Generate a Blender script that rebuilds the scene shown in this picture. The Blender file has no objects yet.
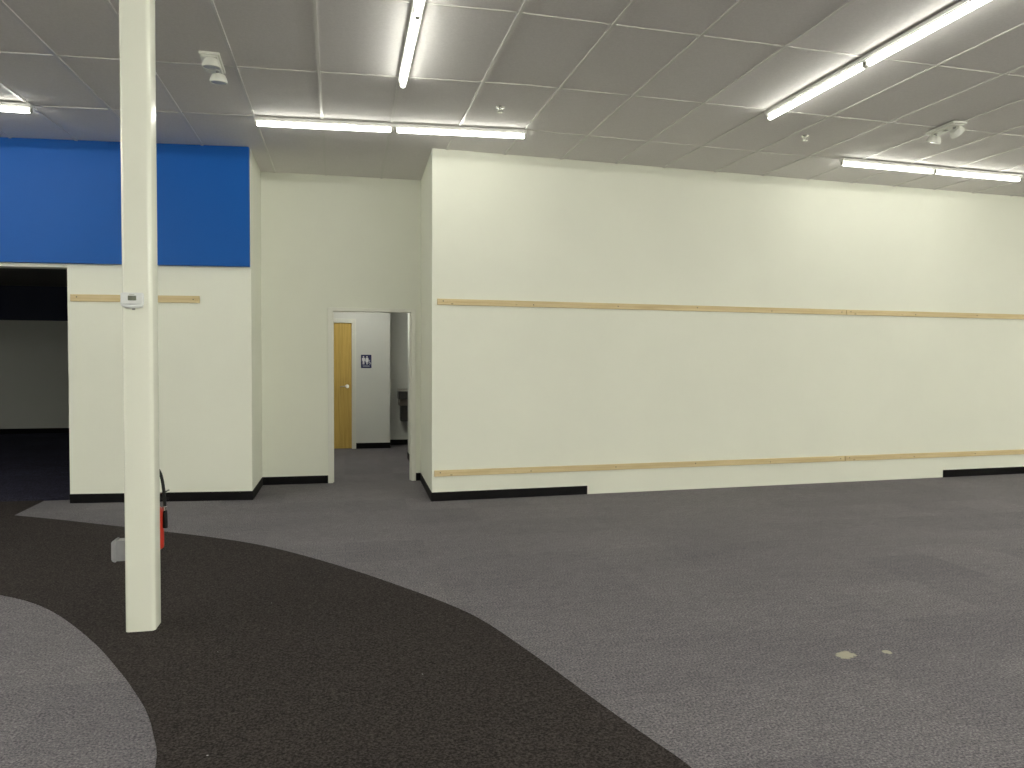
import bpy, bmesh, math, random
from mathutils import Vector, Matrix

random.seed(7)
C = bpy.context.scene.collection
S = bpy.context.scene

# ---------------------------------------------------------------- camera, world, exposure
cam_d = bpy.data.cameras.new('camera')
cam_d.sensor_width = 36.0
cam_d.lens = 26.6726
cam_d.clip_start = 0.05
cam_d.clip_end = 200
cam = bpy.data.objects.new('camera', cam_d)
C.objects.link(cam)
RIGHT = Vector((0.976417, -0.215848, 0.0043))
FWD = Vector((0.215879, 0.975956, -0.030098))
UP = Vector((0.0023, 0.030317, 0.999538))
cam.matrix_world = Matrix(((RIGHT.x, UP.x, -FWD.x, 0.0),
                           (RIGHT.y, UP.y, -FWD.y, 0.0),
                           (RIGHT.z, UP.z, -FWD.z, 1.44078),
                           (0, 0, 0, 1)))
S.camera = cam

world = bpy.data.worlds.new('world')
S.world = world
world.use_nodes = True
world.node_tree.nodes['Background'].inputs[0].default_value = (0.0, 0.0, 0.0, 1)
world.node_tree.nodes['Background'].inputs[1].default_value = 0.0

vs = S.view_settings
vs.view_transform = 'Standard'
vs.look = 'None'
vs.exposure = 0.0
vs.gamma = 1.0
vs.use_curve_mapping = False

LAMP = 14.3                     # radiance of the single-lamp strips round the room's edge
FILL_LAMPS = {'right': 70.0, 'left': 130.0, 'rear': 262.0, 'hall': 33.0, 'next_room': 16.0}   # unseen strips added as fill, most far brighter than the visible ones
LAMP_COL = (1.0, 1.0, 0.905)

# ---------------------------------------------------------------- room numbers (metres)
H = 3.5895                      # ceiling height
WY, CX, SL = 7.7313, 0.8745, 0.0617      # long white wall: y at its left corner, x of that corner, slope
LX, LY, SLL = -0.927, 8.1745, -0.09      # wall with the blue fascia: right corner and slope
BY = 9.1237                     # back of the recess
HS = 12.625                     # hall wall with the sign
HA = 13.075                     # fountain niche
XL, XR, YF = -9.0, 12.6, -10.5   # far ends of the shop
DY = 16.31                      # far wall of the dark room


def wall_right_y(x):
    return WY + SL * (x - CX)


def wall_left_y(x):
    return LY + SLL * (x - LX)


# ---------------------------------------------------------------- materials
def new_mat(name):
    m = bpy.data.materials.new(name)
    m.use_nodes = True
    nt = m.node_tree
    return m, nt, nt.nodes['Principled BSDF']


def N(nt, t, **kw):
    n = nt.nodes.new(t)
    for k, v in kw.items():
        setattr(n, k, v)
    return n


def coords(nt, scale=(1, 1, 1)):
    tc = N(nt, 'ShaderNodeTexCoord')
    mp = N(nt, 'ShaderNodeMapping')
    mp.inputs['Scale'].default_value = scale
    nt.links.new(tc.outputs['Object'], mp.inputs['Vector'])
    return mp.outputs['Vector']


def noise(nt, vec, scale, detail=4, rough=0.6):
    n = N(nt, 'ShaderNodeTexNoise')
    n.inputs['Scale'].default_value = scale
    n.inputs['Detail'].default_value = detail
    n.inputs['Roughness'].default_value = rough
    nt.links.new(vec, n.inputs['Vector'])
    return n.outputs['Fac']


def ramp(nt, fac, stops):
    r = N(nt, 'ShaderNodeValToRGB')
    e = r.color_ramp.elements
    e[0].position, e[0].color = stops[0][0], (*stops[0][1], 1)
    e[1].position, e[1].color = stops[-1][0], (*stops[-1][1], 1)
    for p, c in stops[1:-1]:
        x = e.new(p)
        x.color = (*c, 1)
    nt.links.new(fac, r.inputs['Fac'])
    return r.outputs['Color']


def mixc(nt, fac, a, b, mode='MIX'):
    m = N(nt, 'ShaderNodeMix', data_type='RGBA', blend_type=mode)
    for s, v in ((m.inputs[0], fac), (m.inputs[6], a), (m.inputs[7], b)):
        if hasattr(v, 'links') or hasattr(v, 'is_linked'):
            nt.links.new(v, s)
        elif isinstance(v, (int, float)):
            s.default_value = v
        else:
            s.default_value = (*v, 1)
    return m.outputs[2]


def bump(nt, bsdf, h, strength, dist):
    b = N(nt, 'ShaderNodeBump')
    b.inputs['Strength'].default_value = strength
    b.inputs['Distance'].default_value = dist
    nt.links.new(h, b.inputs['Height'])
    nt.links.new(b.outputs['Normal'], bsdf.inputs['Normal'])


def plain(name, col, rough=0.5, metal=0.0, var=0.04, scale=20, spec=0.5):
    m, nt, b = new_mat(name)
    v = coords(nt)
    f = noise(nt, v, scale)
    lo = tuple(max(0, c * (1 - var)) for c in col)
    hi = tuple(min(1, c * (1 + var)) for c in col)
    nt.links.new(ramp(nt, f, [(0.3, lo), (0.7, hi)]), b.inputs['Base Color'])
    b.inputs['Roughness'].default_value = rough
    b.inputs['Metallic'].default_value = metal
    b.inputs['Specular IOR Level'].default_value = spec
    return m


def paint(name, col, rough=0.55, spec=0.3):
    m, nt, b = new_mat(name)
    v = coords(nt)
    f = noise(nt, v, 0.9, 5)
    lo = tuple(c * 0.975 for c in col)
    hi = tuple(min(1, c * 1.02) for c in col)
    c1 = ramp(nt, f, [(0.3, lo), (0.7, hi)])
    g = noise(nt, v, 160, 2)
    c2 = mixc(nt, 0.10, c1, ramp(nt, g, [(0.3, (0.55, 0.55, 0.5)), (0.7, (0.95, 0.95, 0.9))]), 'OVERLAY')
    nt.links.new(c2, b.inputs['Base Color'])
    b.inputs['Roughness'].default_value = rough
    b.inputs['Specular IOR Level'].default_value = spec
    bump(nt, b, g, 0.05, 0.002)
    return m


def carpet(name, base, dark, light, tile_amt=0.0, stains=False, stretch=(1, 1, 1), grain=1.0):
    m, nt, b = new_mat(name)
    v = coords(nt)
    vs_ = coords(nt, stretch)
    fine = noise(nt, v, 95, 3, 0.75)
    c = ramp(nt, fine, [(0.36, dark), (0.5, base), (0.64, light)])
    med = noise(nt, vs_, 14, 5, 0.7)
    c = mixc(nt, 0.55 * grain, c, ramp(nt, med, [(0.3, (0.36, 0.36, 0.37)), (0.7, (0.64, 0.64, 0.63))]), 'OVERLAY')
    big = noise(nt, vs_, 1.6, 4, 0.6)
    c = mixc(nt, 0.3 * grain, c, ramp(nt, big, [(0.3, (0.38, 0.38, 0.39)), (0.7, (0.60, 0.60, 0.59))]), 'OVERLAY')
    if tile_amt:
        ck = N(nt, 'ShaderNodeVectorMath', operation='SNAP')
        nt.links.new(v, ck.inputs[0])
        ck.inputs[1].default_value = (0.6096, 0.6096, 10)
        wn = N(nt, 'ShaderNodeTexWhiteNoise', noise_dimensions='2D')
        nt.links.new(ck.outputs[0], wn.inputs['Vector'])
        c = mixc(nt, tile_amt * 0.8, c, ramp(nt, wn.outputs['Value'], [(0.0, (0.42, 0.42, 0.43)), (1.0, (0.58, 0.58, 0.57))]), 'OVERLAY')
    # stray white lint
    lint = N(nt, 'ShaderNodeTexVoronoi')
    lint.inputs['Scale'].default_value = 3.2
    nt.links.new(v, lint.inputs['Vector'])
    lm = N(nt, 'ShaderNodeMath', operation='LESS_THAN')
    nt.links.new(lint.outputs['Distance'], lm.inputs[0])
    lm.inputs[1].default_value = 0.012
    c = mixc(nt, lm.outputs[0], c, (0.42, 0.42, 0.42))
    if stains:
        for (sx, sy, rx, ry, rot) in ((2.412, 3.254, 0.098, 0.066, 0.5), (2.638, 3.246, 0.040, 0.042, 0.3)):
            mp = N(nt, 'ShaderNodeMapping', vector_type='TEXTURE')
            mp.inputs['Location'].default_value = (sx, sy, 0)
            mp.inputs['Rotation'].default_value = (0, 0, rot)
            mp.inputs['Scale'].default_value = (rx, ry, 1)
            nt.links.new(v, mp.inputs['Vector'])
            ln = N(nt, 'ShaderNodeVectorMath', operation='LENGTH')
            nt.links.new(mp.outputs[0], ln.inputs[0])
            wob = N(nt, 'ShaderNodeMath', operation='MULTIPLY_ADD')
            nt.links.new(noise(nt, v, 45, 3), wob.inputs[0])
            wob.inputs[1].default_value = 0.7
            nt.links.new(ln.outputs['Value'], wob.inputs[2])
            msk = ramp(nt, wob.outputs[0], [(0.0, (0.9, 0.9, 0.9)), (0.85, (0.85, 0.85, 0.85)), (1.0, (0, 0, 0))])
            # ramp clamps beyond one
            rb = N(nt, 'ShaderNodeSeparateColor')
            nt.links.new(msk, rb.inputs[0])
            c = mixc(nt, rb.outputs[0], c, (0.50, 0.48, 0.36))
    nt.links.new(c, b.inputs['Base Color'])
    b.inputs['Roughness'].default_value = 0.95
    b.inputs['Specular IOR Level'].default_value = 0.08
    bump(nt, b, fine, 0.35, 0.006)
    return m


def wood_mat(name, base, dark, grain_axis, knots=True):
    m, nt, b = new_mat(name)
    st = [26, 26, 26]
    st[grain_axis] = 1.2
    v = coords(nt, tuple(st))
    w = noise(nt, v, 1.6, 5, 0.6)
    c = ramp(nt, w, [(0.28, dark), (0.55, base), (0.8, tuple(min(1, k * 1.08) for k in base))])
    if knots:
        st2 = [4.4, 4.4, 9.0]
        vo = N(nt, 'ShaderNodeTexVoronoi')
        vo.inputs['Scale'].default_value = 1.0
        vo.inputs['Randomness'].default_value = 1.0
        nt.links.new(coords(nt, tuple(st2)), vo.inputs['Vector'])
        k = ramp(nt, vo.outputs['Distance'], [(0.035, (1, 1, 1)), (0.10, (0, 0, 0))])
        sp = N(nt, 'ShaderNodeSeparateColor')
        nt.links.new(k, sp.inputs[0])
        c = mixc(nt, sp.outputs[0], c, (0.14, 0.08, 0.035))
    nt.links.new(c, b.inputs['Base Color'])
    b.inputs['Roughness'].default_value = 0.55
    return m


def ceiling_mat():
    m, nt, b = new_mat('ceiling_tile')
    v = coords(nt)
    f = noise(nt, v, 60, 4, 0.8)
    c = ramp(nt, f, [(0.3, (0.74, 0.715, 0.70)), (0.7, (0.83, 0.805, 0.79))])
    big = noise(nt, v, 0.7, 3)
    c = mixc(nt, 0.2, c, ramp(nt, big, [(0.3, (0.42, 0.42, 0.42)), (0.7, (0.58, 0.58, 0.58))]), 'OVERLAY')
    nt.links.new(c, b.inputs['Base Color'])
    b.inputs['Roughness'].default_value = 0.92
    b.inputs['Specular IOR Level'].default_value = 0.1
    bump(nt, b, f, 0.3, 0.004)
    return m


def emit_mat(name, col, strength):
    m, nt, b = new_mat(name)
    b.inputs['Base Color'].default_value = (0.9, 0.9, 0.88, 1)
    b.inputs['Emission Color'].default_value = (*col, 1)
    b.inputs['Emission Strength'].default_value = strength
    return m


M = {}
M['wall'] = paint('white_wall_paint', (0.84, 0.848, 0.745))
M['wall_hall'] = paint('hall_wall_paint', (0.74, 0.75, 0.71))
M['blue'] = paint('blue_fascia_paint', (0.002, 0.086, 0.375), 0.5, 0.25)
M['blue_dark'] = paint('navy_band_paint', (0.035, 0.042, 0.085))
M['column'] = paint('column_gloss_paint', (0.84, 0.848, 0.745), 0.22, 0.5)
M['trim'] = paint('door_frame_paint', (0.80, 0.795, 0.72), 0.35, 0.5)
M['ceiling'] = ceiling_mat()
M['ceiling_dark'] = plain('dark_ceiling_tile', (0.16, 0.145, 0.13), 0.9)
M['tee'] = plain('grid_tee_enamel', (0.70, 0.68, 0.65), 0.32, 0.0, 0.02)
M['carpet'] = carpet('grey_carpet', (0.178, 0.168, 0.180), (0.085, 0.078, 0.092), (0.300, 0.285, 0.295), 0.55, True, (0.7, 1.6, 1))
M['carpet_dark'] = carpet('charcoal_carpet', (0.039, 0.033, 0.031), (0.016, 0.013, 0.014), (0.078, 0.067, 0.062), 0.0, False, (1, 1, 1), 0.6)
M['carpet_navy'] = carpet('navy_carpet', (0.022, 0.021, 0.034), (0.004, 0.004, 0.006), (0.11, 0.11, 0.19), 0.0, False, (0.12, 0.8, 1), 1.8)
M['rubber'] = plain('black_rubber_base', (0.0045, 0.004, 0.005), 0.6, 0, 0.2, 20, 0.12)
M['pine_x'] = wood_mat('pine_board', (0.69, 0.56, 0.32), (0.58, 0.44, 0.22), 0)
M['maple'] = wood_mat('maple_veneer', (0.66, 0.45, 0.11), (0.54, 0.34, 0.07), 2, False)
M['white_metal'] = plain('white_enamel_metal', (0.82, 0.82, 0.78), 0.4, 0, 0.02)
M['holder'] = plain('lamp_holder_plastic', (0.45, 0.44, 0.40), 0.45, 0, 0.05)
M['tube'] = emit_mat('lit_fluorescent_tube', LAMP_COL, LAMP)
for zone_, k_ in FILL_LAMPS.items():
    M['tube_' + zone_] = emit_mat('fill_tube_' + zone_, LAMP_COL, k_)
M['tube_cap'] = plain('tube_end_cap', (0.6, 0.6, 0.6), 0.3, 0.9)
M['plastic'] = plain('offwhite_plastic', (0.78, 0.78, 0.72), 0.35, 0, 0.02)
M['plastic_cool'] = plain('cool_white_plastic', (0.76, 0.78, 0.78), 0.35, 0, 0.02)
M['lcd'] = plain('grey_lcd', (0.13, 0.14, 0.11), 0.2, 0, 0.1)
M['grey_plastic'] = plain('grey_plastic', (0.30, 0.30, 0.28), 0.4, 0, 0.05)
M['lens'] = plain('lamp_lens', (0.74, 0.74, 0.69), 0.2, 0.1, 0.05)
M['chrome'] = plain('chrome', (0.72, 0.72, 0.70), 0.18, 1.0, 0.02)
M['steel'] = plain('brushed_steel', (0.42, 0.41, 0.38), 0.32, 1.0, 0.06, 60)
M['dark_steel'] = plain('dark_enamel', (0.05, 0.05, 0.048), 0.45, 0.3, 0.1)
M['fountain_mid'] = plain('taupe_panel', (0.16, 0.14, 0.12), 0.5, 0, 0.1)
M['box_metal'] = plain('cast_grey_box', (0.36, 0.36, 0.38), 0.38, 0.45, 0.08)
M['red'] = plain('extinguisher_red', (0.50, 0.032, 0.015), 0.28, 0, 0.03)
M['black'] = plain('black_rubber', (0.006, 0.006, 0.006), 0.5, 0, 0.2, 20, 0.25)
M['sign_blue'] = plain('sign_navy', (0.018, 0.022, 0.11), 0.4, 0, 0.05)
M['sign_white'] = plain('sign_white', (0.85, 0.85, 0.88), 0.5, 0, 0.01)
M['nail'] = plain('nail_head', (0.12, 0.11, 0.10), 0.4, 0.8, 0.1)


# ---------------------------------------------------------------- mesh helpers
class MB:
    """collects shapes into one bmesh"""

    def __init__(self):
        self.bm = bmesh.new()

    def box(self, lo, hi, bevel=0.0, seg=2, rot=None, about=None):
        b = bmesh.new()
        bmesh.ops.create_cube(b, size=1)
        for v in b.verts:
            v.co = Vector([lo[k] + (v.co[k] + 0.5) * (hi[k] - lo[k]) for k in range(3)])
        if bevel:
            bmesh.ops.bevel(b, geom=b.edges[:], offset=bevel, segments=seg, profile=0.5, affect='EDGES')
        if rot is not None:
            bmesh.ops.rotate(b, verts=b.verts[:], cent=about or (0, 0, 0), matrix=rot)
        self._take(b)
        return self

    def prism(self, pts, z0, z1):
        b = bmesh.new()
        lo = [b.verts.new((x, y, z0)) for x, y in pts]
        hi = [b.verts.new((x, y, z1)) for x, y in pts]
        n = len(pts)
        b.faces.new(lo[::-1])
        b.faces.new(hi)
        for k in range(n):
            b.faces.new((lo[k], lo[(k + 1) % n], hi[(k + 1) % n], hi[k]))
        bmesh.ops.recalc_face_normals(b, faces=b.faces[:])
        self._take(b)
        return self

    def lathe(self, prof, seg=24, mat=None):
        """profile of (radius, z) about z, closed at both ends"""
        b = bmesh.new()
        rings = []
        for r, z in prof:
            if r < 1e-6:
                rings.append([b.verts.new((0, 0, z))])
            else:
                rings.append([b.verts.new((r * math.cos(2 * math.pi * k / seg), r * math.sin(2 * math.pi * k / seg), z)) for k in range(seg)])
        for p, q in zip(rings, rings[1:]):
            for k in range(seg):
                k2 = (k + 1) % seg
                if len(p) == 1 and len(q) > 1:
                    b.faces.new((p[0], q[k], q[k2]))
                elif len(q) == 1 and len(p) > 1:
                    b.faces.new((p[k], p[k2], q[0]))
                elif len(p) > 1:
                    b.faces.new((p[k], p[k2], q[k2], q[k]))
        if len(rings[0]) > 1:
            b.faces.new(rings[0][::-1])
        if len(rings[-1]) > 1:
            b.faces.new(rings[-1])
        bmesh.ops.recalc_face_normals(b, faces=b.faces[:])
        if mat is not None:
            bmesh.ops.transform(b, matrix=mat, verts=b.verts[:])
        self._take(b)
        return self

    def cyl(self, a, c, r, seg=16, r2=None, bev=0.0):
        a, c = Vector(a), Vector(c)
        d = c - a
        L = d.length
        q = d.to_track_quat('Z', 'Y').to_matrix().to_4x4()
        r2 = r if r2 is None else r2
        prof = [(0, 0), (r, 0), (r2, L), (0, L)]
        if bev:
            prof = [(0, 0), (r - bev, 0), (r, bev), (r2, L - bev), (r2 - bev, L), (0, L)]
        return self.lathe(prof, seg, Matrix.Translation(a) @ q)

    def sweep(self, pts, r, seg=10):
        pts = [Vector(p) for p in pts]
        b = bmesh.new()
        rings = []
        ref = None
        for k, p in enumerate(pts):
            t = (pts[min(k + 1, len(pts) - 1)] - pts[max(k - 1, 0)]).normalized()
            if ref is None:
                ref = t.orthogonal().normalized()
            ref = (ref - t * ref.dot(t)).normalized()
            w = t.cross(ref)
            rr = r[k] if isinstance(r, (list, tuple)) else r
            rings.append([b.verts.new(p + rr * (math.cos(2 * math.pi * j / seg) * ref + math.sin(2 * math.pi * j / seg) * w)) for j in range(seg)])
        for p, q in zip(rings, rings[1:]):
            for j in range(seg):
                b.faces.new((p[j], p[(j + 1) % seg], q[(j + 1) % seg], q[j]))
        b.faces.new(rings[0][::-1])
        b.faces.new(rings[-1])
        bmesh.ops.recalc_face_normals(b, faces=b.faces[:])
        self._take(b)
        return self

    def move(self, mat):
        bmesh.ops.transform(self.bm, matrix=mat, verts=self.bm.verts[:])
        return self

    def _take(self, b):
        me = bpy.data.meshes.new('tmp')
        b.to_mesh(me)
        b.free()
        self.bm.from_mesh(me)
        bpy.data.meshes.remove(me)

    def build(self, name, mat, parent=None, smooth=False):
        me = bpy.data.meshes.new(name)
        self.bm.to_mesh(me)
        self.bm.free()
        me.materials.append(mat)
        if smooth:
            for p in me.polygons:
                p.use_smooth = True
            me.set_sharp_from_angle(angle=math.radians(35))
        o = bpy.data.objects.new(name, me)
        C.objects.link(o)
        if parent is not None:
            o.parent = parent
        return o


def tag(o, label, cat, group=None):
    o['label'] = label
    o['category'] = cat
    if group:
        o['group'] = group
    return o


def thing(name, label, cat, loc, rz=0.0, group=None):
    o = bpy.data.objects.new(name, None)
    o.empty_display_size = 0.1
    C.objects.link(o)
    o.location = loc
    o.rotation_euler = (0, 0, rz)
    return tag(o, label, cat, group)


def struct(o):
    o['kind'] = 'structure'
    return o


# ---------------------------------------------------------------- floor
struct(MB().box((XL - 0.2, YF - 0.2, -0.12), (XR + 0.3, 14.2, 0.0)).build('floor', M['carpet']))

# charcoal carpet sweeping through the grey (an inlay flush with it)
outer = [(-2.987, 8.555 - 0.02), (-2.973, 7.774), (-2.491, 7.476), (-1.86, 7.055), (-1.471, 6.790), (-1.08, 6.515), (-0.686, 6.190), (-0.323, 5.785),
         (0.05, 5.290), (0.36, 4.820), (0.60, 4.420), (0.755, 4.080), (0.919, 3.510), (1.048, 2.996), (1.138, 2.674), (1.199, 2.45), (1.30, 1.9), (1.36, 1.2), (1.36, 0.4)]
inner = [(-0.60, 0.4), (-0.60, 1.6), (-0.625, 2.3), (-0.655, 2.845), (-0.725, 3.12), (-0.80, 3.33), (-0.890, 3.523), (-1.004, 3.75), (-1.24, 4.175), (-1.544, 4.640),
         (-1.788, 4.935), (-2.056, 5.157), (-2.6, 5.50), (-3.4, 5.85), (-4.4, 6.05), (-6.4, 6.1), (-6.4, 8.66)]


def spline(pts, n=6):
    out = []
    for k in range(len(pts) - 1):
        p0, p1, p2, p3 = (Vector(pts[max(k - 1, 0)]), Vector(pts[k]), Vector(pts[k + 1]), Vector(pts[min(k + 2, len(pts) - 1)]))
        for j in range(n):
            t = j / n
            out.append(0.5 * (2 * p1 + (p2 - p0) * t + (2 * p0 - 5 * p1 + 4 * p2 - p3) * t * t + (3 * p1 - p0 - 3 * p2 + p3) * t ** 3))
    out.append(Vector(pts[-1]))
    return [tuple(v) for v in out]


band = [outer[0]] + spline(outer[1:]) + spline(inner[:-2]) + inner[-2:]
struct(MB().prism(band, -0.02, 0.003).build('floor_inlay', M['carpet_dark']))
# the darker carpet of the next room, from its threshold on
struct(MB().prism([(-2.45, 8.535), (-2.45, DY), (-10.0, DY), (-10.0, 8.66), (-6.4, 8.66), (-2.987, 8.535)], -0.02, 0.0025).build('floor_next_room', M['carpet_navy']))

# ---------------------------------------------------------------- ceiling and its grid
ceil = struct(MB().box((XL - 0.2, YF - 0.2, H), (XR + 0.3, 9.5, H + 0.1)).build('ceiling', M['ceiling']))
g = MB()
T = 0.6096
X0 = -2.605


def far_y(x):
    if LX < x < CX:
        return BY - 0.002
    return (wall_right_y(x) if x >= CX else wall_left_y(x) - 0.066) - 0.002


# the runners wander a little, as hung ceilings do: offset at y = 6 and drift per metre
RUN = {0: (-0.050, 0.031), 1: (-0.017, 0.024), 2: (-0.022, 0.0), 3: (-0.022, 0.0), 4: (-0.039, -0.007), 5: (-0.053, 0.005), 6: (-0.033, -0.013),
       7: (-0.029, -0.015), 8: (-0.020, -0.014), 9: (0.007, -0.016), 10: (0.008, -0.040), 11: (0.016, -0.030)}


def bar(x0, y0, x1, y1, w, h):
    d = Vector((x1 - x0, y1 - y0)).normalized()
    n = Vector((-d.y, d.x)) * w
    g.prism([(x0 - n.x, y0 - n.y), (x1 - n.x, y1 - n.y), (x1 + n.x, y1 + n.y), (x0 + n.x, y0 + n.y)], H - h, H + 0.004)


for i in range(-10, 25):
    off, dr = RUN.get(i, (0.02, -0.028) if i > 11 else (-0.04, 0.03))
    xa = -2.579 + i * T + off
    x0, x1 = xa + dr * (YF + 0.02 - 6), xa + dr * 2.0
    ye = far_y(x1) - 0.004
    x1 = xa + dr * (ye - 6)
    if XL + 0.05 < min(x0, x1) and max(x0, x1) < XR - 0.05:
        bar(x0, YF + 0.02, x1, ye, 0.012, 0.009)
for j in range(-12, 3):
    # each cross run bends slightly where the two long walls change direction
    ya, xm, sl_, sr_ = {2: (6.895, 1.4, -0.083, 0.068), 1: (5.80, 1.4, -0.060, 0.046), 0: (4.62, 1.0, -0.03, 0.043)}.get(j, (4.62 + j * 2 * T, 1.0, -0.02, 0.03))
    bar(XL + 0.05, ya + sl_ * (XL + 0.05 - xm), xm, ya, 0.009, 0.007)
    bar(xm, ya, XR - 0.05, ya + sr_ * (XR - 0.05 - xm), 0.009, 0.007)
g.build('ceiling_grid', M['tee'], ceil)

# ---------------------------------------------------------------- walls
# long white wall with its return into the recess
struct(MB().prism([(CX, WY), (XR, wall_right_y(XR)), (XR, 9.3), (0.90, 9.3), (0.898, BY)], -0.05, H + 0.02).build('wall_right', M['wall']))

# recess back wall with a doorway
DX0, DX1, DZ = -0.135, 0.786, 2.02
wb = MB()
wb.prism([(-0.925, BY), (DX0, BY), (DX0, BY + 0.13), (-0.925, BY + 0.13)], -0.05, H + 0.02)
wb.prism([(DX1, BY), (0.899, BY), (0.90, BY + 0.13), (DX1, BY + 0.13)], -0.05, H + 0.02)
wb.prism([(DX0, BY), (DX1, BY), (DX1, BY + 0.13), (DX0, BY + 0.13)], DZ, H + 0.02)
struct(wb.build('wall_back', M['wall']))

# left wall: pier, header over the wide opening, far pier
OX0, OX1, OZ = -6.4, -2.682, 2.352
wl = MB()
wl.prism([(OX1, wall_left_y(OX1)), (LX, LY), (-0.925, BY + 0.13), (-1.10, BY + 0.13), (-1.10, LY + 0.18), (OX1 + 0.02, wall_left_y(OX1) + 0.18)], -0.05, H + 0.02)
wl.prism([(OX0, wall_left_y(OX0)), (OX1, wall_left_y(OX1)), (OX1 + 0.02, wall_left_y(OX1) + 0.18), (OX0, wall_left_y(OX0) + 0.18)], OZ, H + 0.02)
wl.prism([(XL, wall_left_y(XL)), (OX0, wall_left_y(OX0)), (OX0, wall_left_y(OX0) + 0.18), (XL, wall_left_y(XL) + 0.18)], -0.05, H + 0.02)
struct(wl.build('wall_left', M['wall']))

# blue fascia standing a little proud of the left wall
BZ = 2.388
struct(MB().prism([(XL, wall_left_y(XL) - 0.065), (LX - 0.008, LY - 0.065), (LX - 0.008, LY - 0.0005), (XL, wall_left_y(XL) - 0.0005)], BZ, H + 0.01).build('wall_fascia', M['blue']))

# the other three sides of the shop
struct(MB().box((XR, YF, -0.05), (XR + 0.2, 9.3, H + 0.02)).build('wall_far_right', M['wall']))
struct(MB().box((XL - 0.2, YF, -0.05), (XL, 9.3, H + 0.02)).build('wall_far_left', M['wall']))
struct(MB().box((XL - 0.2, YF - 0.2, -0.05), (XR + 0.2, YF, H + 0.02)).build('wall_front', M['wall']))

# the dark room through the opening
dr = MB()
dr.box((-10.0, DY, -0.05), (-2.3, DY + 0.1, 2.2))
dr.box((-10.1, 8.95, -0.05), (-10.0, DY + 0.1, 2.9))
dr.box((-2.45, 8.55, -0.05), (-2.35, DY, 2.9))
struct(dr.build('wall_next_room', M['wall_hall']))
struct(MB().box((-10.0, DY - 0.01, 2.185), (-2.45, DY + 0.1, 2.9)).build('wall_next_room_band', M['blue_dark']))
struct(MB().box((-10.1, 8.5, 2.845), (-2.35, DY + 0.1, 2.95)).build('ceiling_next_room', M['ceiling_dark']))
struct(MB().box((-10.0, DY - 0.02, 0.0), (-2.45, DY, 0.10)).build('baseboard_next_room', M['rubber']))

# hall behind the doorway
hl = MB()
hl.box((-1.5, HS, -0.05), (-0.83, HS + 0.12, 2.6))          # left of the hall door
hl.box((0.165, HS, -0.05), (0.735, HS + 0.12, 2.6))         # sign wall
hl.box((-0.83, HS, 2.065), (0.165, HS + 0.12, 2.6))         # above the hall door
hl.box((0.61, HS + 0.12, -0.05), (0.735, HA, 2.6))          # side of the niche
hl.box((0.61, HA, -0.05), (2.6, HA + 0.12, 2.6))            # niche back
hl.box((-1.6, BY + 0.13, -0.05), (-1.5, HS + 0.12, 2.6))    # hall left
hl.box((0.915, BY + 0.13, -0.05), (1.03, 11.25, 2.6))       # hall right, ends at the niche passage
hl.box((1.03, 11.13, -0.05), (2.6, 11.25, 2.6))
hl.box((2.6, 11.13, -0.05), (2.7, HA + 0.12, 2.6))
hl.box((-0.83, HS + 0.119, -0.05), (0.165, HS + 0.18, 2.07))
struct(hl.build('wall_hall', M['wall_hall']))
struct(MB().box((-1.6, BY + 0.125, 2.55), (2.7, HA + 0.12, 2.65)).build('ceiling_hall', M['ceiling']))

# doorway frame in the recess: jamb liners plus flat casing
fr = MB()
fr.box((DX0 - 0.052, BY - 0.014, 0.0), (DX0 + 0.004, BY + 0.132, DZ - 0.002), 0.003)
fr.box((DX1 - 0.004, BY - 0.014, 0.0), (DX1 + 0.052, BY + 0.132, DZ - 0.002), 0.003)
fr.box((DX0 - 0.052, BY - 0.014, DZ - 0.004), (DX1 + 0.052, BY + 0.132, DZ + 0.036), 0.003)
fr.box((DX0 + 0.004, BY + 0.05, 0.0), (DX0 + 0.016, BY + 0.09, DZ - 0.004))
fr.box((DX1 - 0.016, BY + 0.05, 0.0), (DX1 - 0.004, BY + 0.09, DZ - 0.004))
struct(fr.build('trim_1', M['trim']))

# hall door frame
f2 = MB()
f2.box((0.120, HS - 0.03, 0.0), (0.187, HS + 0.118, 2.05), 0.004)
f2.box((-0.87, HS - 0.03, 0.0), (-0.80, HS + 0.118, 2.05), 0.004)
f2.box((-0.87, HS - 0.03, 2.05), (0.187, HS + 0.118, 2.115), 0.004)
struct(f2.build('trim_2', M['trim']))

# hall door with lever
door = struct(MB().box((-0.797, HS + 0.0, 0.008), (0.118, HS + 0.045, 2.047), 0.002).build('door_1', M['maple']))
lv = MB()
lv.cyl((0.045, HS, 1.02), (0.045, HS - 0.012, 1.02), 0.033, 20, None, 0.003)
lv.cyl((0.045, HS - 0.01, 1.02), (0.045, HS - 0.055, 1.02), 0.011, 12)
lv.sweep([(0.05, HS - 0.052, 1.02), (0.01, HS - 0.054, 1.021), (-0.03, HS - 0.052, 1.018), (-0.065, HS - 0.045, 1.012)], [0.013, 0.012, 0.011, 0.009])
lv.build('door_handle', M['chrome'], door, True)

# black rubber baseboards
bb = 0.092
th = 0.008


def base_run(name, pts_list, h=bb):
    m = MB()
    for (x0, y0), (x1, y1) in pts_list:
        d = Vector((x1 - x0, y1 - y0, 0)).normalized()
        n = Vector((d.y, -d.x, 0)) * th
        m.prism([(x0, y0), (x1, y1), (x1 + n.x, y1 + n.y), (x0 + n.x, y0 + n.y)], 0.0, h)
    return struct(m.build(name, M['rubber']))


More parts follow.
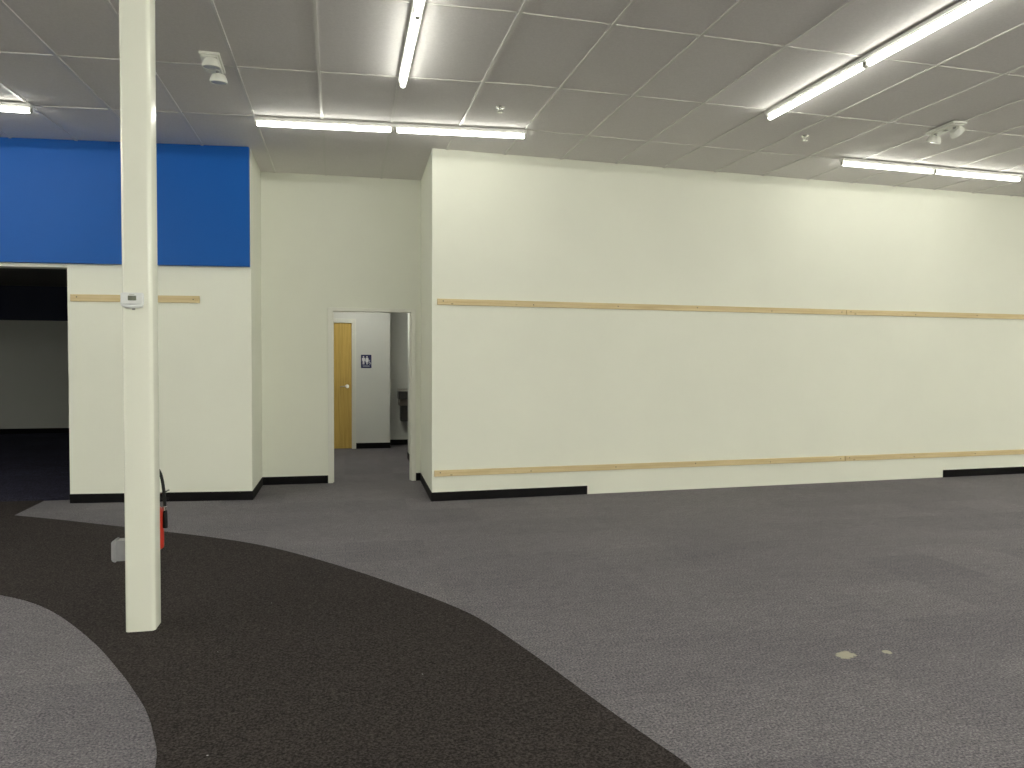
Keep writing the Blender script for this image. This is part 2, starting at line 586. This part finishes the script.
base_run('baseboard_left', [((OX1, wall_left_y(OX1)), (LX + th, LY)), ((LX, LY - th), (-0.925, BY))])
base_run('baseboard_back', [((-0.92, BY), (DX0 - 0.052, BY)), ((DX1 + 0.052, BY), (0.893, BY))])
base_run('baseboard_right', [((0.898, BY), (CX, WY)), ((CX - th, WY), (2.574, wall_right_y(2.574))), ((7.37, wall_right_y(7.37)), (XR, wall_right_y(XR)))])
base_run('baseboard_hall', [((0.187, HS), (0.735 + th, HS)), ((0.735, HA), (2.6, HA)), ((0.915, 11.25), (0.915, BY + 0.13)), ((1.03, 11.26), (0.907, 11.26)), ((-1.5, HS), (-0.87, HS))])

# ---------------------------------------------------------------- steel column with what hangs on it
CXA, CXB, CYA, CYB = -1.131, -0.983, 4.300, 4.450
cb = bmesh.new()
rad = 0.022
ring = []
for (sx, sy, a0) in ((CXB - rad, CYB - rad, 0), (CXA + rad, CYB - rad, 90), (CXA + rad, CYA + rad, 180), (CXB - rad, CYA + rad, 270)):
    for k in range(7):
        a = math.radians(a0 + 15 * k)
        ring.append((sx + rad * math.cos(a), sy + rad * math.sin(a)))
cb.free()
col = MB().prism(ring, 0.003, H - 0.0005).build('support_column', M['column'], None, True)
tag(col, 'white painted square steel column standing on the charcoal carpet', 'column')

# thermostat on the front face
tx, tz = -1.074, 1.751
th_t = thing('thermostat', 'small white thermostat with grey display on the column', 'thermostat', (tx, CYA, tz))
cv = MB().box((-0.048, -0.006, -0.038), (0.048, 0.0, 0.038), 0.002)
cv.box((-0.056, -0.028, -0.028), (0.056, -0.005, 0.036), 0.010, 4)
# belly of the cover bulging down
cv.sweep([(-0.052, -0.017, -0.026), (-0.026, -0.018, -0.033), (0, -0.018, -0.0355), (0.026, -0.018, -0.033), (0.052, -0.017, -0.026)], [0.006, 0.0105, 0.011, 0.0105, 0.006], 12)
cv.build('cover', M['plastic_cool'], th_t, True)
MB().box((-0.018, -0.030, -0.004), (0.022, -0.027, 0.020), 0.001, 1).build('screen', M['lcd'], th_t)
MB().box((-0.012, -0.0295, 0.0262), (0.014, -0.0275, 0.0285), 0.0008, 1).build('vent_slot', M['grey_plastic'], th_t)
MB().box((0.000, -0.022, -0.053), (0.014, -0.012, -0.043), 0.002).build('switch', M['grey_plastic'], th_t)

# outlet box on the left face
ob = thing('outlet_box', 'grey metal outlet box on the left side of the white column', 'outlet box', (CXA, 4.375, 0.427))


def round_left(x0, x1, h, r):
    """outline in x and z, its two left corners rounded"""
    p = [(x1, -h), (x1, h)]
    p += [(x0 + r - r * math.sin(math.radians(a)), h - r + r * math.cos(math.radians(a))) for a in range(0, 91, 15)]
    p += [(x0 + r - r * math.cos(math.radians(a)), -h + r - r * math.sin(math.radians(a))) for a in range(0, 91, 15)]
    return p


TURN = Matrix.Rotation(math.pi / 2, 4, 'X')
MB().prism(round_left(-0.066, 0.0, 0.054, 0.016), -0.034, 0.034).move(TURN).build('box', M['box_metal'], ob, True)
rim = MB().prism(round_left(-0.072, -0.052, 0.059, 0.019), -0.038, 0.038)
rim.move(TURN).build('cover', M['box_metal'], ob, True)
for z_ in (0.045, -0.045):
    MB().cyl((-0.0715, 0.0, z_ * 0.8), (-0.0755, 0.0, z_ * 0.8), 0.004, 10).build('screw', M['chrome'], ob)

# fire extinguisher behind the column
ex, ey = -1.041, CYB + 0.082
fe = thing('fire_extinguisher', 'red fire extinguisher with black hose hanging behind the white column', 'fire extinguisher', (ex, ey, 0.385))
R0 = 0.055
MB().lathe([(0, 0.004), (R0 * 0.80, 0.0), (R0 * 0.95, 0.006), (R0, 0.018), (R0, 0.185), (R0 * 0.97, 0.205), (R0 * 0.82, 0.228), (R0 * 0.5, 0.244), (0.016, 0.25), (0.016, 0.258), (0, 0.258)], 32).build('cylinder', M['red'], fe, True)
MB().lathe([(0, 0.255), (0.020, 0.255), (0.020, 0.275), (0.015, 0.280), (0.015, 0.300), (0, 0.300)], 20).build('valve', M['chrome'], fe, True)
MB().sweep([(-0.035, -0.01, 0.287), (0.0, 0.0, 0.287), (0.04, 0.012, 0.283), (0.078, 0.022, 0.276)], [0.006, 0.007, 0.0065, 0.005], 8).build('carry_handle', M['black'], fe, True)
MB().sweep([(-0.02, -0.006, 0.303), (0.02, 0.006, 0.306), (0.05, 0.015, 0.314), (0.080, 0.024, 0.326)], [0.006, 0.007, 0.006, 0.004], 8).build('lever', M['chrome'], fe, True)
MB().sweep(spline([(-0.016, 0.0, 0.285), (-0.045, 0.0, 0.32), (-0.045, -0.005, 0.42), (-0.015, -0.008, 0.468), (0.016, -0.010, 0.462), (0.041, -0.010, 0.425), (0.055, -0.010, 0.360), (0.062, -0.010, 0.285), (0.063, -0.010, 0.235)], 6), 0.0085, 10).build('hose', M['black'], fe, True)
MB().cyl((0.063, -0.010, 0.240), (0.063, -0.010, 0.215), 0.0115, 14, None, 0.002).build('collar', M['chrome'], fe, True)
MB().lathe([(0, 0.118), (0.011, 0.118), (0.0135, 0.122), (0.0125, 0.190), (0.010, 0.217), (0, 0.217)], 14, Matrix.Translation((0.065, -0.010, 0))).build('nozzle', M['black'], fe, True)
br = MB()
br.box((-0.020, -0.073, 0.02), (0.020, -0.067, 0.30), 0.001, 1)
br.box((-0.016, -0.070, 0.262), (0.016, -0.012, 0.268), 0.001, 1)
br.build('bracket', M['black'], fe)

# ---------------------------------------------------------------- timber rails screwed to the walls
def rail(name, x0, x1, z0, z1, yf, label, group=None, slope=0.0):
    """a long flat board on a wall, with the screw heads that hold it"""
    mid = 0.5 * (x0 + x1)
    ang = math.atan(slope)
    L = (x1 - x0) / math.cos(ang)
    o = MB().box((-L / 2, -0.019, 0.0), (L / 2, 0.0, z1 - z0), 0.002, 1).build(name, M['pine_x'])
    o.location = (mid, yf(mid) - 0.0005, z0)
    o.rotation_euler = (0, 0, ang)
    tag(o, label, 'board', group)
    n = max(3, int(L / 0.8))
    src = None
    for k in range(n):
        x = -L / 2 + 0.06 + (L - 0.12) * k / (n - 1)
        dz = (0.62, 0.36, 0.5)[k % 3]
        if src is None:
            src = s = MB().cyl((0, -0.019, 0), (0, -0.0205, 0), 0.006, 10).build('screw', M['nail'], o)
        else:
            s = src.copy()
            C.objects.link(s)
            s.parent = o
        s.location = (x, 0, (z1 - z0) * dz)
    return o


rail('wooden_rail', -2.650, -1.427, 2.016, 2.086, wall_left_y, 'short pale pine board on the white wall behind the column', None, SLL)
rail('wooden_rail', 0.925, 5.862, 2.012, 2.074, wall_right_y, 'left board of the upper pine rail on the long white wall', 'pine boards on the long white wall', SL)
rail('wooden_rail', 5.870, 10.75, 2.012, 2.074, wall_right_y, 'right board of the upper pine rail, running to the right edge', 'pine boards on the long white wall', SL)
rail('wooden_rail', 0.897, 5.880, 0.256, 0.318, wall_right_y, 'left board of the lower pine rail, knotty, near the floor', 'pine boards on the long white wall', SL)
rail('wooden_rail', 5.890, 10.77, 0.256, 0.318, wall_right_y, 'right board of the lower pine rail, above the right black baseboard', 'pine boards on the long white wall', SL)

# ---------------------------------------------------------------- fluorescent strips
L8 = 2.42


def strip_light(label, loc, rz):
    """8 ft surface strip: channel, two 4 ft lamps in line, lamp holders; hangs below z = 0"""
    t = thing('fluorescent_light', label, 'light fixture', loc, rz, 'fluorescent strip lights on the ceiling')
    h = MB()
    h.prism([(-L8 / 2, -0.034), (L8 / 2, -0.034), (L8 / 2, 0.034), (-L8 / 2, 0.034)], -0.024, -0.0005)
    h.prism([(-L8 / 2, -0.024), (L8 / 2, -0.024), (L8 / 2, 0.024), (-L8 / 2, 0.024)], -0.032, -0.024)
    h.build('housing', M['white_metal'], t)
    for s in (-1, 1):
        a, c = s * 0.030, s * (L8 / 2 - 0.018)
        lo, hi = min(a, c), max(a, c)
        MB().lathe([(0.0, 0), (0.0165, 0), (0.019, 0.006), (0.019, hi - lo - 0.006), (0.0165, hi - lo), (0.0, hi - lo)], 14,
                   Matrix.Translation((lo, 0, -0.054)) @ Matrix.Rotation(math.pi / 2, 4, 'Y')).build('tube', M['tube'], t, True)
    for x, w in ((-L8 / 2 + 0.008, 0.008), (-0.017, 0.007), (0.017, 0.007), (L8 / 2 - 0.008, 0.008)):
        k = MB()
        k.box((x - w, -0.015, -0.068), (x + w, 0.015, -0.031), 0.003, 2)
        k.build('lamp_holder', M['holder'], t)
    return t


def copy_thing(src, label, loc, rz):
    r = src.copy()
    C.objects.link(r)
    r.location = loc
    r.rotation_euler = (0, 0, rz)
    r['label'] = label
    for ch in src.children:
        c = ch.copy()
        C.objects.link(c)
        c.parent = r
    return r


Z = H - 0.011
first = strip_light('fluorescent strip above the recess doorway, running along the back of the ceiling', (0.445, 7.005, Z), math.atan(-0.072))
lights = [
    ('fluorescent strip at the left edge, by the blue fascia', (-3.77, 7.17, Z), 0.0),
    ('fluorescent strip pointing towards the recess, cut by the top edge', (0.438, 4.665, Z), math.pi / 2),
    ('long diagonal fluorescent strip at upper right, nearest the top right corner', (3.575, 4.72, Z), math.pi / 2 + 0.02),
    ('fluorescent strip at right, beside the two-headed emergency light and long wall', (6.30, 7.165, Z), math.atan(0.066)),
]
for lab, loc, rz in lights:
    copy_thing(first, lab, loc, rz)
# unseen fill strips, added to brighten the shop, the hall and the dark room
FILL_STRIPS = [
    ('right', [(7.0, 3.0, 'right of the diagonal row'), (9.0, 5.0, 'far right, by the long wall'), (9.0, 1.6, 'far right, second from the long wall'), (11.2, 4.6, 'by the right end wall'), (7.0, 0.3, 'right of the camera')]),
    ('left', [(-5.2, 4.2, 'far left, in front of the wide opening'), (-7.4, 4.2, 'by the left end wall'), (-5.2, 1.2, 'left of the camera')]),
    ('rear', [(x, y, 'behind the camera, ' + w) for x, w in ((0.6, 'at the centre'), (3.4, 'right of centre'), (6.4, 'at the right'), (9.4, 'at the far right')) for y in (-3.4, -6.0, -8.6)]),
    ('hall', [(0.30, 11.1, 'in the hall behind the doorway, left of the opening')]),
    ('next_room', [(-8.0, 11.5, 'in the dark room, left of the opening')]),
]
two = [c for c in first.children if c.name.startswith('tube')]
for zone, spots in FILL_STRIPS:
    fill_meshes = [c.data.copy() for c in two]
    for me in fill_meshes:
        me.materials[0] = M['tube_' + zone]
    for x, y, w in spots:
        r = copy_thing(first, 'added unseen fill strip ' + w + {-3.4: ', nearer row', -6.0: ', middle row', -8.6: ', last row'}.get(y, ''), (x, y, {'hall': 2.549, 'next_room': 2.844}.get(zone, Z)), math.pi / 2)
        for c in r.children:
            for k in (0, 1):
                if c.data == two[k].data:
                    c.data = fill_meshes[k]

# ---------------------------------------------------------------- twin-head emergency lights
def head(light, pos, direction, r=0.062):
    """a squat lamp head: bowl, rim and lens; pos is the middle of its back"""
    d = Vector(direction).normalized()
    q = d.to_track_quat('Z', 'Y').to_matrix().to_4x4()
    mt = Matrix.Translation(pos) @ q
    o = MB().lathe([(0, 0.0), (0.034, 0.0), (0.046, 0.006), (r * 0.92, 0.030), (r, 0.046), (r, 0.058), (r * 0.94, 0.061), (r * 0.90, 0.054), (0, 0.050)], 28, mt).build('lamp_head', M['plastic'], light, True)
    MB().lathe([(0, 0.0505), (r * 0.88, 0.054), (r * 0.80, 0.059), (0, 0.065)], 28, mt).build('lens', M['lens'], o, True)
    return o


def emergency_light(label, loc, rz, heads):
    t = thing('emergency_light', label, 'emergency light', loc, rz, 'twin-head emergency lights on the ceiling')
    b = MB()
    b.box((-0.068, -0.180, -0.022), (0.068, 0.180, -0.0005), 0.005, 3)
    b.box((-0.056, -0.166, -0.034), (0.056, 0.166, -0.020), 0.008, 3)
    b.build('housing', M['plastic'], t, True)
    for pos, d in heads:
        MB().cyl((pos[0] * 0.8, pos[1], -0.030), (pos[0], pos[1], pos[2] - 0.004), 0.013, 12).build('swivel', M['grey_plastic'], t, True)
        head(t, pos, d)
    MB().box((-0.018, -0.020, -0.0365), (0.018, 0.020, -0.033), 0.001, 1).build('test_panel', M['grey_plastic'], t)
    return t


emergency_light('white twin-head emergency light on the ceiling just right of the column', (-0.920, 5.860, H - 0.0005), 0.03,
                [((0.010, -0.140, -0.036), (0.0, 0.06, -1.0)), ((0.028, 0.098, -0.056), (0.0, 0.10, -1.0))])
emergency_light('white twin-head emergency light on the ceiling at right, above the right strip light', (5.325, 5.93, H - 0.0095), -0.06,
                [((0.00, -0.110, -0.050), (0.75, 0.1, -0.7)), ((-0.01, 0.115, -0.050), (-0.15, 0.35, -0.9))])

# ---------------------------------------------------------------- sprinkler heads
def sprinkler(label, x, y):
    t = thing('sprinkler_head', label, 'sprinkler', (x, y, H), 0, 'sprinkler heads in the ceiling')
    MB().lathe([(0, -0.010), (0.020, -0.010), (0.036, -0.004), (0.038, -0.0003), (0, -0.0003)], 24).build('escutcheon', M['chrome'], t, True)
    b = MB()
    b.cyl((0, 0, -0.008), (0, 0, -0.018), 0.010, 12)
    for s in (-1, 1):
        b.sweep([(s * 0.008, 0, -0.016), (s * 0.019, 0, -0.024), (s * 0.017, 0, -0.033), (s * 0.004, 0, -0.040)], 0.0035, 8)
    b.build('frame', M['chrome'], t, True)
    d = MB()
    for k in range(8):
        a = k * math.pi / 4
        d.box((0.006, -0.0055, -0.044), (0.027, 0.0055, -0.0415), 0, 1, Matrix.Rotation(a, 3, 'Z'), (0, 0, 0))
    d.lathe([(0, -0.0445), (0.012, -0.0445), (0.012, -0.040), (0, -0.038)], 16)
    d.build('deflector', M['chrome'], t)
    return t


sprinkler('chrome sprinkler head above the strip light over the recess', 1.297, 6.36)
sprinkler('small sprinkler head left of the strip light at right', 4.277, 6.50)

# ---------------------------------------------------------------- hall: restroom sign and drinking fountain
sg = thing('restroom_sign', 'navy restroom sign with white figures on the hall wall', 'sign', (0.3515, HS, 1.4265))
MB().box((-0.084, -0.006, -0.108), (0.084, -0.0003, 0.108), 0.004, 3).build('panel', M['sign_blue'], sg)


def disc(m, x, z, r):
    m.cyl((x, -0.0055, z), (x, -0.0075, z), r, 18)


def poly(m, pts):
    b = bmesh.new()
    fa = [b.verts.new((x, -0.0075, z)) for x, z in pts]
    ba = [b.verts.new((x, -0.0055, z)) for x, z in pts]
    b.faces.new(fa)
    b.faces.new(ba[::-1])
    n = len(pts)
    for k in range(n):
        b.faces.new((fa[k], fa[(k + 1) % n], ba[(k + 1) % n], ba[k]))
    bmesh.ops.recalc_face_normals(b, faces=b.faces[:])
    bmesh.ops.triangulate(b, faces=b.faces[:])
    m._take(b)


m = MB()                                    # man
x = -0.044
disc(m, x, 0.074, 0.0125)
poly(m, [(x - 0.024, 0.058), (x + 0.024, 0.058), (x + 0.024, 0.004), (x + 0.016, 0.004), (x + 0.014, 0.036), (x + 0.014, -0.050), (x + 0.002, -0.050), (x + 0.001, 0.0), (x - 0.001, 0.0), (x - 0.002, -0.050), (x - 0.014, -0.050), (x - 0.014, 0.036), (x - 0.016, 0.004), (x - 0.024, 0.004)])
m.build('figure', M['sign_white'], sg)
m = MB()                                    # woman
x = 0.012
disc(m, x, 0.074, 0.0125)
poly(m, [(x - 0.020, 0.058), (x + 0.020, 0.058), (x + 0.031, 0.010), (x + 0.024, 0.007), (x + 0.015, 0.038), (x + 0.026, -0.012), (x + 0.013, -0.012), (x + 0.013, -0.050), (x + 0.002, -0.050), (x + 0.002, -0.012), (x - 0.002, -0.012), (x - 0.002, -0.050), (x - 0.013, -0.050), (x - 0.013, -0.012), (x - 0.026, -0.012), (x - 0.015, 0.038), (x - 0.024, 0.007), (x - 0.031, 0.010)])
m.build('figure', M['sign_white'], sg)
m = MB()                                    # wheelchair user
disc(m, 0.052, 0.018, 0.007)
m.sweep([(0.053, -0.0065, 0.008), (0.054, -0.0065, -0.016), (0.068, -0.0065, -0.018), (0.073, -0.0065, -0.040), (0.078, -0.0065, -0.040)], 0.0035, 6)
m.sweep([(0.057 + 0.0165 * math.cos(a), -0.0065, -0.030 + 0.0165 * math.sin(a)) for a in [math.radians(110 + 25 * k) for k in range(11)]], 0.0028, 6)
m.build('figure', M['sign_white'], sg)
m = MB()                                    # raised line under the figures
m.box((-0.058, -0.0072, -0.080), (0.058, -0.0055, -0.071), 0.0008, 1)
m.build('raised_line', M['sign_white'], sg)

fx = 1.09
df = thing('drinking_fountain', 'steel wall drinking fountain in the hall niche', 'drinking fountain', (fx, HA, 0.0))
b = MB()
b.prism([(-0.205, -0.001), (0.205, -0.001), (0.205, -0.36), (0.16, -0.42), (-0.16, -0.42), (-0.205, -0.36)], 0.80, 0.925)
b.build('basin', M['dark_steel'], df)
b = MB()
b.prism([(-0.21, -0.002), (0.21, -0.002), (0.21, -0.365), (0.163, -0.428), (-0.163, -0.428), (-0.21, -0.365)], 0.925, 0.94)
b.box((-0.21, -0.03, 0.94), (0.21, -0.002, 0.965), 0.004)
b.box((-0.21, -0.365, 0.94), (-0.195, -0.03, 0.95), 0.003)
b.box((0.195, -0.365, 0.94), (0.21, -0.03, 0.95), 0.003)
b.build('basin_top', M['steel'], df)
MB().box((-0.195, -0.34, 0.69), (0.195, -0.001, 0.80), 0.006).build('panel', M['fountain_mid'], df)
MB().box((-0.165, -0.24, 0.42), (0.165, -0.001, 0.69), 0.006).build('cooler', M['dark_steel'], df)
MB().sweep([(0.12, -0.30, 0.94), (0.12, -0.30, 0.97), (0.11, -0.29, 0.985), (0.08, -0.28, 0.985)], 0.009, 10).build('spout', M['chrome'], df, True)
MB().box((-0.05, -0.435, 0.85), (0.05, -0.418, 0.88), 0.003).build('push_bar', M['steel'], df)
